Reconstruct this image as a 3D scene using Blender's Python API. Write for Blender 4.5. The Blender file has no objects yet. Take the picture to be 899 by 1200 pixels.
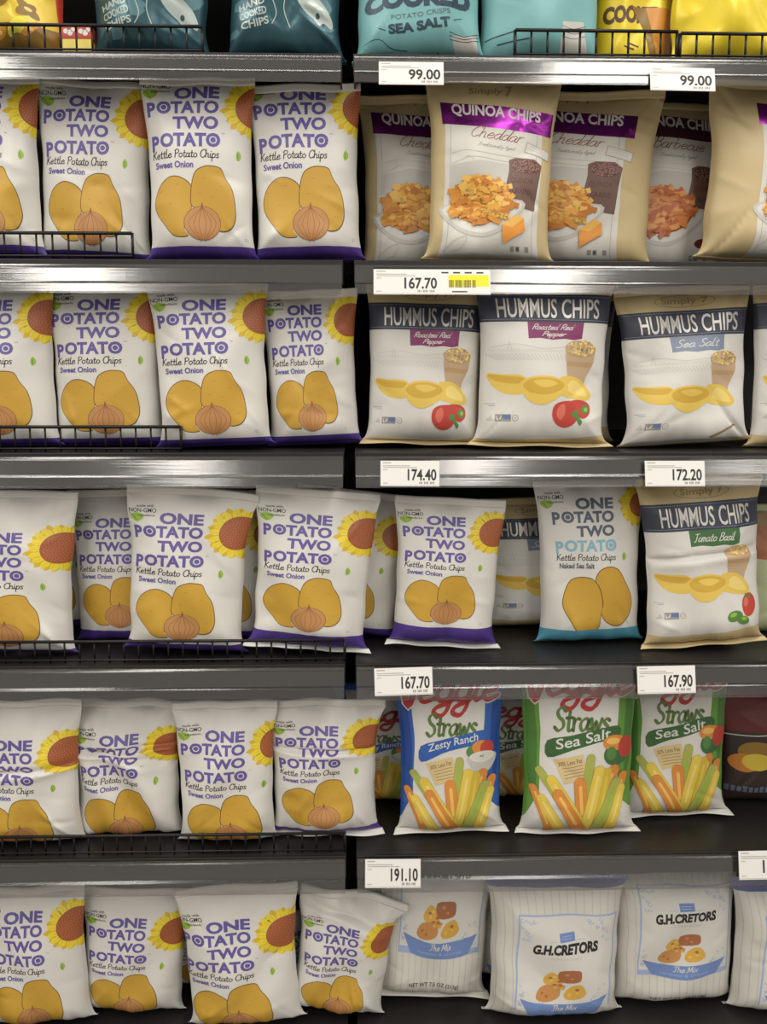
import bpy, bmesh, math, random
import numpy as np
from mathutils import Vector
from mathutils.geometry import tessellate_polygon
PI = math.pi
sc = bpy.context.scene
COL = sc.collection

# ------------------------------------------------------------------ camera, world, lights, exposure
F = 1000.0
PITCH, YAW = math.radians(-6.84), math.radians(1.4)
CAM = np.array([0.0, -1.25, 1.30])
fwv = np.array([math.sin(YAW)*math.cos(PITCH), math.cos(YAW)*math.cos(PITCH), math.sin(PITCH)])
rtv = np.array([math.cos(YAW), -math.sin(YAW), 0.0])
upv = np.cross(rtv, fwv)
cd = bpy.data.cameras.new('camera'); cam = bpy.data.objects.new('camera', cd); COL.objects.link(cam)
cam.location = CAM
cam.rotation_euler = (PI/2 + PITCH, 0, -YAW)
cd.sensor_fit = 'VERTICAL'; cd.sensor_height = 24; cd.lens = F/1200*24
cd.clip_start = .05
sc.camera = cam
def at(px, py, Y):
    d = fwv*F + rtv*(px-449.5) + upv*(600-py)
    return CAM + d*((Y-CAM[1])/d[1])

world = bpy.data.worlds.new('world'); sc.world = world; world.use_nodes = True
wb = world.node_tree.nodes['Background']
wb.inputs[0].default_value = (1.0, .94, .86, 1); wb.inputs[1].default_value = .46

def area(name, loc, sx, sy, power, rot=(0, 0, 0), col=(1, .95, .87)):
    l = bpy.data.lights.new(name, 'AREA'); l.shape = 'RECTANGLE'; l.size = sx; l.size_y = sy
    l.energy = power; l.color = col
    o = bpy.data.objects.new(name, l); COL.objects.link(o); o.location = loc; o.rotation_euler = rot
    return o
# rows of ceiling fluorescents running across the aisle towards the shelves
for lx, p in ((-3.35, 50), (-1.30, 74), (.80, 74), (2.87, 50)):
    area('ceiling_tube', (lx, -3.0, 2.95), .42, 5.4, p)
area('added_top_light', (0, -.45, 2.95), 4.2, .2, 17)  # added overhead light: grazes the bag fronts, rails shade the bag tops
sc.view_settings.view_transform = 'Standard'; sc.view_settings.look = 'None'
sc.view_settings.gamma = 1; sc.view_settings.use_curve_mapping = False
sc.view_settings.exposure = -.17

# ------------------------------------------------------------------ materials
def lin(c):
    return tuple((x/255/12.92 if x/255 <= .04045 else ((x/255+.055)/1.055)**2.4) for x in c)
MATS = {}
def mk(name, rgb, rough=.45, metal=0, bump=.0, bscale=90, spec=.5, var=.06):
    m = bpy.data.materials.new(name); m.use_nodes = True
    nt = m.node_tree; b = nt.nodes['Principled BSDF']
    b.inputs['Base Color'].default_value = (*lin(rgb), 1)
    b.inputs['Metallic'].default_value = metal; b.inputs['Specular IOR Level'].default_value = spec
    n = nt.nodes.new('ShaderNodeTexNoise'); n.inputs['Scale'].default_value = bscale
    tc = nt.nodes.new('ShaderNodeTexCoord'); nt.links.new(tc.outputs['Object'], n.inputs['Vector'])
    r = nt.nodes.new('ShaderNodeMapRange'); r.inputs[3].default_value = rough-var; r.inputs[4].default_value = rough+var
    nt.links.new(n.outputs[0], r.inputs[0]); nt.links.new(r.outputs[0], b.inputs['Roughness'])
    if bump:
        bp = nt.nodes.new('ShaderNodeBump'); bp.inputs['Strength'].default_value = bump; bp.inputs['Distance'].default_value = .002
        nt.links.new(n.outputs[0], bp.inputs['Height']); nt.links.new(bp.outputs[0], b.inputs['Normal'])
    MATS[name] = m
    return m
PAL = dict(white=(218, 216, 209), offwhite=(216, 213, 203), purple=(98, 82, 164), purpleband=(80, 52, 150),
    yellow=(240, 214, 30), yellow2=(222, 180, 20), brown=(172, 84, 42), brownspot=(218, 146, 84), green=(150, 190, 50), dkgreen=(48, 96, 40),
    potato=(206, 156, 38), potato2=(184, 126, 26), potatoline=(112, 72, 22), onion=(196, 134, 72), onionline=(150, 90, 45), ink=(42, 38, 38),
    slate=(84, 98, 118), sky=(130, 184, 208), skyband=(76, 158, 186), grey=(150, 148, 142), ltgrey=(196, 194, 186),
    tan=(206, 182, 128), tandk=(160, 132, 86), magenta=(156, 40, 158), maroon=(84, 34, 56), redbrown=(156, 84, 66), choc=(116, 82, 70), chocdk=(86, 52, 46), chocl=(164, 110, 96),
    chip1=(236, 168, 52), chip2=(222, 142, 36), chip3=(246, 190, 80), chip4=(206, 120, 30), cheese=(242, 150, 40), cheese2=(250, 186, 70),
    rchip1=(226, 130, 56), rchip2=(204, 100, 40), rchip3=(238, 156, 80), sauce=(120, 44, 34),
    navy=(52, 56, 74), silver=(206, 202, 196), plum=(140, 40, 104), bluegrey=(122, 136, 162), basil=(62, 112, 58),
    scoop=(234, 196, 74), scoop2=(216, 170, 48), scoop3=(244, 214, 110), chick=(214, 182, 132), chick2=(190, 152, 104), sack=(196, 164, 128),
    pepper=(206, 62, 48), pepper2=(226, 106, 84), leaf=(84, 140, 60), blueicon=(96, 116, 170),
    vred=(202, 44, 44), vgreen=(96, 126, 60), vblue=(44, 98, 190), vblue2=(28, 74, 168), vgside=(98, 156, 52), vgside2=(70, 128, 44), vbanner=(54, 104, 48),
    st1=(228, 138, 50), st2=(232, 200, 60), st3=(176, 178, 74), st4=(216, 184, 44), stdk=(212, 120, 42), stdk2=(212, 178, 48), stdk3=(156, 160, 62), labeltan=(220, 192, 130),
    cblue=(112, 142, 206), cblue2=(160, 180, 222), cnavy=(84, 100, 168), cstripe=(196, 194, 190), caramel=(178, 104, 60), caramel2=(208, 140, 70), corn=(226, 172, 60),
    cyan=(112, 178, 180), cyan2=(96, 180, 196), cyandk=(34, 64, 86), teal=(42, 86, 98), teal2=(84, 128, 138), tealw=(170, 184, 178), bananas=(226, 190, 30), bananadk=(150, 110, 30),
    bagyellow=(238, 208, 20), bagbrown=(96, 62, 36), boxred=(206, 52, 36), boxyel=(246, 222, 90), palegreen=(190, 200, 150), darkred=(110, 24, 26), darkbag=(52, 34, 30), lemon=(238, 226, 40))
GLOSS = {'magenta': (.25, .8), 'maroon': (.38, .2), 'teal': (.3, .35), 'teal2': (.3, .35), 'tealw': (.35, .2), 'silver': (.35, .3), 'bagyellow': (.33, .1), 'bananas': (.3, .1)}
def M(name):
    if name not in MATS:
        r, me = GLOSS.get(name, (.44, 0))
        c = PAL[name]; g = .3*c[0]+.55*c[1]+.15*c[2]
        mk(name, tuple(g+(x-g)*.84 for x in c), r, me, bump=.08 if name in ('white', 'offwhite', 'tan', 'cyan', 'teal') else 0)
    return MATS[name]
mk('steel_dark', (36, 33, 33), .42, .3, .05, 200)
mk('steel_black', (26, 25, 26), .45, .2, .03, 200)
mk('deck_dark', (38, 36, 36), .38, .2, .05, 150)
mk('panel_dark', (22, 20, 20), .6, 0, .1, 120)
mk('wire_black', (22, 20, 20), .4, .3)
mk('paper', (232, 230, 226), .55)
mk('tagyellow', (238, 226, 40), .55)
mk('tagink', (48, 46, 48), .6)
mk('taggrey', (176, 172, 168), .6)
mk('floor_tile', (150, 145, 136), .4, 0, .03, 8)
def clear_plastic():
    m = bpy.data.materials.new('clear_channel'); m.use_nodes = True; nt = m.node_tree
    b = nt.nodes['Principled BSDF']; out = nt.nodes['Material Output']
    b.inputs['Base Color'].default_value = (*lin((66, 62, 60)), 1); b.inputs['Roughness'].default_value = .14; b.inputs['IOR'].default_value = 1.9
    tr = nt.nodes.new('ShaderNodeBsdfTransparent'); mx = nt.nodes.new('ShaderNodeMixShader'); mx.inputs[0].default_value = .20
    nt.links.new(tr.outputs[0], mx.inputs[1]); nt.links.new(b.outputs[0], mx.inputs[2]); gl = nt.nodes.new('ShaderNodeBsdfGlossy'); gl.inputs['Roughness'].default_value = .13; m2 = nt.nodes.new('ShaderNodeMixShader'); m2.inputs[0].default_value = .095
    nt.links.new(mx.outputs[0], m2.inputs[1]); nt.links.new(gl.outputs[0], m2.inputs[2]); nt.links.new(m2.outputs[0], out.inputs[0])
    tc = nt.nodes.new('ShaderNodeTexCoord'); w = nt.nodes.new('ShaderNodeTexNoise'); mp = nt.nodes.new('ShaderNodeMapping')
    mp.inputs['Scale'].default_value = (3, 1, 420); w.inputs['Scale'].default_value = 1.0; w.inputs['Detail'].default_value = 2
    bp = nt.nodes.new('ShaderNodeBump'); bp.inputs['Strength'].default_value = .10; bp.inputs['Distance'].default_value = .001
    nt.links.new(tc.outputs['Object'], mp.inputs[0]); nt.links.new(mp.outputs[0], w.inputs['Vector'])
    nt.links.new(w.outputs[0], bp.inputs['Height']); nt.links.new(bp.outputs[0], b.inputs['Normal']); nt.links.new(bp.outputs[0], gl.inputs['Normal'])
    MATS['clear_channel'] = m
clear_plastic()

# ------------------------------------------------------------------ object helpers
def link_mesh(name, verts, faces, mats, parent=None, midx=None, smooth=False):
    me = bpy.data.meshes.new(name); me.from_pydata(verts, [], faces)
    for m in (mats if isinstance(mats, (list, tuple)) else [mats]):
        me.materials.append(MATS[m] if m in MATS else M(m))
    if midx is not None: me.polygons.foreach_set('material_index', midx)
    me.polygons.foreach_set('use_smooth', [smooth]*len(me.polygons))
    me.update()
    o = bpy.data.objects.new(name, me); COL.objects.link(o)
    if parent: o.parent = parent
    return o
def empty(name, loc, rot=(0, 0, 0)):
    o = bpy.data.objects.new(name, None); COL.objects.link(o); o.location = loc; o.rotation_euler = rot
    o.empty_display_size = .02
    return o
def tag(o, label, cat, group=None):
    o['label'] = label; o['category'] = cat
    if group: o['group'] = group
class MB:
    def __init__(s): s.v = []; s.f = []
    def box(s, x0, x1, y0, y1, z0, z1):
        n = len(s.v)
        s.v += [(x, y, z) for x in (x0, x1) for y in (y0, y1) for z in (z0, z1)]
        s.f += [tuple(n+k for k in q) for q in ((0, 1, 3, 2), (4, 6, 7, 5), (0, 4, 5, 1), (2, 3, 7, 6), (0, 2, 6, 4), (1, 5, 7, 3))]
    def tube(s, p, q, r, k=8):
        p, q = Vector(p), Vector(q); d = (q-p).normalized()
        a = d.orthogonal().normalized(); b = d.cross(a); n = len(s.v)
        for e in (p, q):
            for i in range(k):
                t = 2*PI*i/k; s.v.append(tuple(e + a*r*math.cos(t) + b*r*math.sin(t)))
        s.f += [(n+i, n+(i+1) % k, n+k+(i+1) % k, n+k+i) for i in range(k)]
        s.f += [tuple(n+i for i in reversed(range(k))), tuple(n+k+i for i in range(k))]
    def prism_x(s, prof, x0, x1):
        n = len(s.v); k = len(prof)
        s.v += [(x, y, z) for x in (x0, x1) for y, z in prof]
        s.f += [(n+i, n+k+i, n+k+(i+1) % k, n+(i+1) % k) for i in range(k)]
        s.f += [tuple(n+i for i in range(k)), tuple(n+k+i for i in reversed(range(k)))]
    def build(s, name, mat, parent=None, bevel=0, smooth=False):
        o = link_mesh(name, s.v, s.f, mat, parent, smooth=smooth)
        bm = bmesh.new(); bm.from_mesh(o.data); bmesh.ops.recalc_face_normals(bm, faces=bm.faces[:]); bm.to_mesh(o.data); bm.free()
        if bevel:
            md = o.modifiers.new('bevel', 'BEVEL'); md.width = bevel; md.segments = 2; md.limit_method = 'ANGLE'
        return o

# ------------------------------------------------------------------ flat artwork: letters, shapes, curves
_txt = {}
def text_flat(s, bold):
    k = (s, bold)
    if k not in _txt:
        cu = bpy.data.curves.new('t', 'FONT'); cu.body = s; cu.size = 1; cu.offset = bold; cu.resolution_u = 3; cu.dimensions = '2D'; cu.fill_mode = 'FRONT'
        o = bpy.data.objects.new('t', cu); COL.objects.link(o); bpy.context.view_layer.update()
        ev = o.evaluated_get(bpy.context.evaluated_depsgraph_get()); me = ev.to_mesh()
        v = np.array([tuple(p.co)[:2] for p in me.vertices]).reshape(-1, 2); f = [tuple(p.vertices) for p in me.polygons]
        ev.to_mesh_clear(); bpy.data.objects.remove(o); bpy.data.curves.remove(cu)
        lo, hi = v.min(0), v.max(0); v = (v-lo)
        _txt[k] = (v, f, hi-lo)
    return _txt[k]
def smooth_line(pts, n=6, closed=False):
    P = [np.array(p, float) for p in pts]; out = []
    if len(P) < 3 and not closed: return P
    m = len(P)
    for i in range(m if closed else m-1):
        if closed: a, b, c, d = P[i-1], P[i], P[(i+1) % m], P[(i+2) % m]
        else: a, b, c, d = P[max(i-1, 0)], P[i], P[i+1], P[min(i+2, m-1)]
        for k in range(n):
            t = k/n
            out.append(.5*((2*b)+(c-a)*t+(2*a-5*b+4*c-d)*t*t+(3*b-a-3*c+d)*t**3))
    if not closed: out.append(P[-1])
    return out
def stroke_polys(pts, w, nib=None, contrast=.0):
    P = [np.array(p, float) for p in pts]; L = []; R = []
    for i in range(len(P)):
        d = P[min(i+1, len(P)-1)]-P[max(i-1, 0)]; l = math.hypot(*d) or 1; d = d/l
        ww = w/2
        if nib is not None: ww *= (1-contrast)+contrast*abs(math.sin(math.atan2(d[1], d[0])-nib))
        nrm = np.array([-d[1], d[0]])*ww
        L.append(P[i]+nrm); R.append(P[i]-nrm)
    return [[L[i], L[i+1], R[i+1], R[i]] for i in range(len(P)-1)]
GL = {
 'a': (.95, [[(.8,.85),(.5,1),(.15,.75),(.08,.35),(.3,.02),(.6,.2),(.8,.85),(.75,.3),(.85,.05),(1.,.15)]]),
 'b': (.9, [[(.1,2.),(.1,.5),(.12,.1),(.4,0),(.75,.4),(.6,.9),(.3,.9),(.1,.5)]]),
 'c': (.8, [[(.75,.8),(.5,1),(.15,.7),(.1,.3),(.35,0),(.8,.25)]]),
 'd': (.95, [[(.75,.8),(.45,.98),(.12,.65),(.1,.25),(.35,.02),(.65,.3),(.8,1.2),(.85,2.)],[(.85,2.),(.78,.5),(.85,.05),(1.,.15)]]),
 'e': (.85, [[(.12,.5),(.5,.55),(.72,.75),(.5,1),(.18,.75),(.1,.35),(.35,0),(.85,.25)]]),
 'g': (.95, [[(.75,.85),(.45,1),(.12,.65),(.15,.25),(.4,.1),(.7,.35),(.78,.95)],[(.78,.95),(.75,-.3),(.5,-.85),(.1,-.7),(.15,-.35),(.6,-.1),(1.,.2)]]),
 'h': (.9, [[(.1,2.),(.1,0)],[(.1,.6),(.35,1),(.6,.9),(.62,.4),(.65,.05),(.9,.1)]]),
 'i': (.45, [[(.15,1),(.13,.3),(.25,0),(.45,.15)],[(.2,1.4),(.22,1.55)]]),
 'k': (.8, [[(.1,2.),(.1,0)],[(.6,1),(.12,.45)],[(.25,.55),(.65,0),(.8,.05)]]),
 'l': (.5, [[(.15,2.),(.12,.4),(.25,0),(.5,.15)]]),
 'm': (1.15, [[(.1,1),(.1,0)],[(.1,.6),(.3,1),(.48,.8),(.48,0)],[(.48,.6),(.7,1),(.9,.8),(.9,.2),(1.1,.05)]]),
 'n': (.9, [[(.1,1),(.1,0)],[(.1,.6),(.4,1),(.62,.8),(.62,.2),(.75,.03),(.9,.1)]]),
 'o': (.88, [[(.45,1),(.15,.75),(.1,.35),(.4,0),(.75,.3),(.75,.75),(.45,1)]]),
 'p': (.85, [[(.1,1),(.1,-.9)],[(.1,.6),(.4,1),(.72,.75),(.65,.2),(.35,0),(.1,.3)]]),
 'q': (.85, [[(.7,.85),(.4,1),(.1,.6),(.3,.05),(.65,.3),(.72,.95),(.72,-.9)]]),
 'r': (.65, [[(.1,1),(.12,0)],[(.12,.6),(.35,.98),(.62,.95)]]),
 's': (.7, [[(.62,.85),(.35,1),(.12,.8),(.3,.55),(.55,.3),(.4,0),(.05,.12)]]),
 't': (.65, [[(.3,1.6),(.28,.3),(.4,0),(.65,.12)],[(.05,1.05),(.6,1.08)]]),
 'u': (.85, [[(.1,1),(.1,.3),(.3,0),(.6,.3),(.65,1)],[(.65,1),(.65,.2),(.85,.05)]]),
 'v': (.75, [[(.05,1),(.35,0),(.7,1)]]),
 'w': (1.1, [[(.05,1),(.3,0),(.5,.8),(.75,0),(1.,1)]]),
 'x': (.75, [[(.05,1),(.65,0)],[(.65,1),(.05,0)]]),
 'y': (.8, [[(.1,1),(.15,.4),(.4,.25),(.65,.6)],[(.7,1),(.6,-.3),(.35,-.85),(.05,-.6)]]),
 'C': (1.1, [[(1.,1.6),(.75,1.95),(.3,1.6),(.08,.9),(.25,.2),(.65,0),(1.05,.35)]]),
 'K': (1., [[(.12,1.95),(.12,0)],[(.85,1.85),(.15,.85)],[(.3,1.),(.9,0)]]),
 'P': (1., [[(.2,1.8),(.2,0)],[(.05,1.6),(.5,1.95),(.95,1.6),(.75,1.05),(.25,.95)]]),
 'R': (1.05, [[(.2,1.8),(.2,0)],[(.05,1.6),(.5,1.95),(.95,1.6),(.75,1.05),(.25,.95)],[(.4,.95),(1.,0)]]),
 'B': (1.05, [[(.2,1.8),(.2,0)],[(.05,1.7),(.55,1.95),(.85,1.55),(.6,1.1),(.3,1.05)],[(.3,1.05),(.8,.95),(.95,.45),(.6,0),(.15,.05)]]),
 'S': (1., [[(.9,1.6),(.55,1.95),(.2,1.6),(.35,1.15),(.75,.8),(.8,.3),(.4,0),(.05,.3)]]),
 'T': (1., [[(.05,1.75),(.5,1.85),(1.05,1.9)],[(.55,1.85),(.5,.3),(.3,0),(.1,.1)]]),
 'A': (1., [[(.05,0),(.5,1.9),(.9,0)],[(.2,.7),(.8,.7)]]),
 'H': (1.1, [[(.15,1.9),(.1,0)],[(.85,1.9),(.85,0)],[(.1,1.),(.85,1.)]]),
 'M': (1.3, [[(.05,0),(.2,1.9),(.6,.4),(1.,1.9),(1.15,0)]]),
 'V': (1., [[(0,1.9),(.4,0),(1.,1.9)]]),
 ' ': (.55, []), '7': (.8, [[(.05,1.8),(.75,1.8),(.3,0)]])}
def script(s, x0, y0, x1, y1, slant=.25):
    """handwritten word: list of polylines in card units, the x-height band runs from y0 (top of capitals) to y1 (baseline)"""
    xc = 0; lines = []
    for ch in s:
        adv, st = GL[ch]
        for p in st:
            q = smooth_line(p, 5); lines.append([(xc+a[0]+slant*a[1], a[1]) for a in q])
        xc += adv
    xs = [p[0] for l in lines for p in l]; lo, hi = min(xs), max(xs); h = y1-y0
    return [[(x0+(p[0]-lo)/(hi-lo)*(x1-x0), y1-p[1]/1.95*h) for p in l] for l in lines]
def ell(cx, cy, rx, ry, n=22, rot=0):
    c, s = math.cos(rot), math.sin(rot); o = []
    for k in range(n):
        a = 2*PI*k/n; x, y = rx*math.cos(a), ry*math.sin(a); o.append((cx+x*c-y*s, cy+x*s+y*c))
    return o
def rect(x0, y0, x1, y1): return [(x0, y0), (x1, y0), (x1, y1), (x0, y1)]
def capsule(p, q, r0, r1, n=6):
    a = math.atan2(q[1]-p[1], q[0]-p[0]); o = []
    for k in range(n+1):
        t = a+PI/2+PI*k/n; o.append((p[0]+r0*math.cos(t), p[1]+r0*math.sin(t)))
    for k in range(n+1):
        t = a-PI/2+PI*k/n; o.append((q[0]+r1*math.cos(t), q[1]+r1*math.sin(t)))
    return o

NI, NJ = 40, 60
_l = np.linspace(-1, 1, NI+1); SG = .55*_l+.45*np.sin(_l*PI/2)
_t = np.linspace(0, 1, NJ+1); TG = .75*_t+.25*(.5-.5*np.cos(PI*_t))

class Design:
    def __init__(s, cw, ch, base, top=None, bottom=None, back=None):
        s.cw, s.ch, s.base = cw, ch, base; s.top = top or base; s.bottom = bottom or base; s.back = back or base
        s.els = []; s.cache = {}
    def _add(s, verts, faces, mat):
        v = np.array(verts, float).reshape(-1, 2)
        lo, hi = v.min(0), v.max(0); lay = 1
        for (_, _, _, l2, h2, ly) in s.els:
            if lo[0] < h2[0] and l2[0] < hi[0] and lo[1] < h2[1] and l2[1] < hi[1]: lay = max(lay, ly+1)
        s.els.append((v, faces, mat, lo, hi, lay))
    def poly(s, pts, mat, smooth=0):
        if smooth: pts = smooth_line(pts, smooth, True)
        s.polys([pts], mat)
    def polys(s, pl, mat):
        V = []; Fc = []
        for pts in pl:
            n = len(V); V += [tuple(p) for p in pts]
            if len(pts) == 4: Fc.append(tuple(range(n, n+4)))
            else:
                for t in tessellate_polygon([[Vector((p[0], p[1], 0)) for p in pts]]): Fc.append(tuple(n+k for k in t))
        s._add(V, Fc, mat)
    def text(s, st, x0, y0, x1, y1, mat, bold=.0, shear=0, rot=0, warp=None):
        v, f, sz = text_flat(st, bold)
        h = y1-y0
        if x1 is None: x1 = x0+sz[0]*h/sz[1]
        q = np.empty_like(v); q[:, 0] = x0+v[:, 0]/sz[0]*(x1-x0); q[:, 1] = y1-v[:, 1]/sz[1]*h
        if shear: q[:, 0] += (y1-q[:, 1])*shear
        if rot:
            c, sn = math.cos(rot), math.sin(rot); cx, cy = (x0+x1)/2, (y0+y1)/2
            d = q-(cx, cy); q = np.c_[cx+d[:, 0]*c-d[:, 1]*sn, cy+d[:, 0]*sn+d[:, 1]*c]
        if warp: q = np.array([warp(*p) for p in q])
        s._add(q, f, mat)
    def stroke(s, lines, w, mat, nib=None, contrast=0, warp=None):
        pl = []
        for l in lines:
            if warp: l = [warp(*p) for p in l]
            pl += stroke_polys(l, w, nib, contrast)
            if w > .9:
                for e in (l[0], l[-1]): pl.append(ell(e[0], e[1], w*.42, w*.42, 8))
        s.polys(pl, mat)
    def compile(s, y0, y1, x0=0, x1=None):
        x1 = s.cw if x1 is None else x1; k = (y0, y1, x0, x1)
        if k in s.cache: return s.cache[k]
        V = []; Fc = []; mi = []; ly = []; names = [s.base, s.back]
        xl = x0+(SG+1)/2*(x1-x0); yl = y0+(1-TG)*(y1-y0)
        ii = np.arange(NI+1); jj = np.arange(NJ+1)
        for v, f, mat, lo, hi, lay in s.els:
            if hi[1] <= y0 or lo[1] >= y1 or hi[0] <= x0 or lo[0] >= x1: continue
            bm = bmesh.new(); bv = [bm.verts.new((p[0], p[1], 0)) for p in v]
            for q in f:
                try: bm.faces.new([bv[a] for a in q])
                except ValueError: pass
            def cut(co, no, outer=False):
                bmesh.ops.bisect_plane(bm, geom=bm.verts[:]+bm.edges[:]+bm.faces[:], dist=1e-7, plane_co=co, plane_no=no, clear_outer=outer)
            e = 1e-4
            for co, no in (((x0+e, 0, 0), (-1, 0, 0)), ((x1-e, 0, 0), (1, 0, 0)), ((0, y0+e, 0), (0, -1, 0)), ((0, y1-e, 0), (0, 1, 0))): cut(co, no, True)
            for x in xl[1:-1]:
                if lo[0] < x < hi[0]: cut((x, 0, 0), (1, 0, 0))
            for y in yl[1:-1]:
                if lo[1] < y < hi[1]: cut((0, y, 0), (0, 1, 0))
            if not bm.faces: bm.free(); continue
            for p in bm.verts:
                p.co = (np.interp(p.co.x, xl, ii), np.interp(p.co.y, yl[::-1], jj[::-1]), 0)
            ks = [p.co.x+p.co.y for p in bm.verts]
            for c in range(int(math.floor(min(ks)))+1, int(math.ceil(max(ks)))):
                cut((c, 0, 0), (1, 1, 0))
            bm.normal_update(); n = len(V); bm.verts.index_update()
            V += [(p.co.x, p.co.y) for p in bm.verts]; ly += [lay]*len(bm.verts)
            if mat not in names: names.append(mat)
            m = names.index(mat)
            for fc in bm.faces:
                q = [n+p.index for p in fc.verts]
                if fc.normal.z < 0: q.reverse()
                Fc.append(tuple(q)); mi.append(m)
            bm.free()
        r = (np.array(V).reshape(-1, 2), Fc, mi, np.array(ly, float), names)
        s.cache[k] = r
        return r

# ------------------------------------------------------------------ bag builder
def grid_normals(P, flip=1):
    du = np.gradient(P, axis=0); dv = np.gradient(P, axis=1)
    n = np.cross(du, dv)*flip
    return n/np.maximum(np.linalg.norm(n, axis=2, keepdims=True), 1e-12)
def pouch(W, H, T, seed, crush, folds, sb, st, pinch=.09, square=0., lean_top=0, ear=0.):
    r = np.random.RandomState(seed)
    S, Tt = np.meshgrid(SG, TG, indexing='ij')
    eb = np.sqrt(np.clip(1-(1-np.clip(Tt/.16, 0, 1))**2, 0, 1))
    et = np.sin(PI/2*np.clip((1-Tt)/(.5-.3*square), 0, 1))**(.85-.3*square)
    e = eb*et
    a = np.clip(1-np.abs(S)**(2.5+2*square), 0, 1)**.55
    wob = sum(r.uniform(.002, .009)*np.sin(2*PI*(k*Tt+r.rand())) for k in (1, 2, 3.3))
    side = np.where(S < 0, 1+wob, 1+sum(r.uniform(.002, .009)*np.sin(2*PI*(k*Tt+r.rand())) for k in (1, 2.2, 3.6)))
    X = S*W/2*(1-pinch*e)*(1+(side-1)*crush)
    den = np.ones_like(TG)
    for (t0, amp, sg, sl) in folds: den = den-min(.75, amp*75)*np.exp(-((TG-t0)/(sg*1.3))**2)
    zz = np.concatenate([[0], np.cumsum((den[1:]+den[:-1])/2*np.diff(TG))]); zz /= zz[-1]
    Z = sb+np.interp(Tt, TG, zz)*(H-sb-st)
    X = X+ear*np.exp(-(1-Tt)/.10)*np.exp(-(1-S)/.3)
    Z = Z-abs(ear)*.7*np.exp(-(1-Tt)/.10)*np.exp(-(1-S)/.3)
    common = .0035*crush*np.exp(-(1-Tt)/.07)*np.sin(2*PI*(S*r.uniform(.5, 1.1)+r.rand())) + .002*crush*np.exp(-Tt/.05)*np.sin(2*PI*(S*r.uniform(.8, 1.6)+r.rand()))
    common = common + lean_top*Tt**2
    def wr():
        w = np.zeros_like(S); x, z = S*W/2, Tt*H
        for k in range(5):
            w += r.uniform(.0006, .0018)*np.sin(2*PI*(S*r.uniform(.3, 1.1)+Tt*r.uniform(.4, 2.)*r.choice([-1, 1])+r.rand()))
        for k in (5, 8, 11):
            ph = r.rand(); w += r.uniform(.0005, .0013)*np.sin(2*PI*(S*k/2.6+ph))*np.exp(-(1-Tt)/.11)
            ph = r.rand(); w += r.uniform(.0005, .0012)*np.sin(2*PI*(S*k/2.6+ph))*np.exp(-Tt/.09)
        for k in range(26):
            m = k % 4
            if m == 0:      # from the corners inwards
                sx, tz = r.choice([-1, 1]), r.choice([0, 1]); c0 = (sx*W/2*.75, H*(.1 if tz == 0 else .88)); ang = math.atan2((1 if tz == 0 else -1)*r.uniform(.5, 1.6), -sx); L = r.uniform(.03, .06)
            elif m == 3:
                c0 = (r.uniform(-.4, .4)*W, r.uniform(.15, .85)*H); ang = r.uniform(0, PI); L = r.uniform(.02, .05)
            else:           # in from the sides
                sx = r.choice([-1, 1]); c0 = (sx*W/2*r.uniform(.6, .95), H*r.uniform(.12, .9)); ang = r.uniform(-.6, .6); L = r.uniform(.015, .035)
            dx, dz = x-c0[0], z-c0[1]
            al = dx*math.cos(ang)+dz*math.sin(ang); ac = -dx*math.sin(ang)+dz*math.cos(ang)
            wd = r.choice([r.uniform(.0025, .006), r.uniform(.006, .014)])
            w += r.uniform(-.0036, .0036)*(.8 if m != 3 else .6)/(1+(ac/wd)**2)*np.exp(-(al/L)**2)
        return w*crush
    mask = np.sqrt(a)*np.clip(e, 0, 1)**.35
    Yf = -T/2*e*a+wr()*mask+common
    for (t0, amp, sg, sl) in folds:
        d = (Tt-t0-sl*S)/sg
        Yf = Yf+amp*np.exp(-d*d)*mask-amp*.5*np.exp(-((d+1.6)/1.2)**2)*mask
    Yb = T/2*.85*e*a+wr()*mask+common
    return np.stack([X, Yf, Z], 2), np.stack([X, Yb, Z], 2)
def strip(P, name, mat, parent, th=.0005):
    """thin sealed strip with a front and a back; P is (n, m, 3)"""
    n, m = P.shape[:2]; N = grid_normals(P)
    A = (P+N*th).reshape(-1, 3); B = (P-N*th).reshape(-1, 3); k = n*m
    f = []
    for i in range(n-1):
        for j in range(m-1):
            q = (i*m+j, (i+1)*m+j, (i+1)*m+j+1, i*m+j+1); f.append(q); f.append(tuple(k+x for x in reversed(q)))
    bd = [i*m for i in range(n)]+[(n-1)*m+j for j in range(1, m)]+[i*m+m-1 for i in range(n-2, -1, -1)]+[j for j in range(m-2, 0, -1)]
    for a, b in zip(bd, bd[1:]+bd[:1]): f.append((a, k+a, k+b, b))
    return link_mesh(name, np.r_[A, B].tolist(), f, mat, parent, smooth=True)
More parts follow.
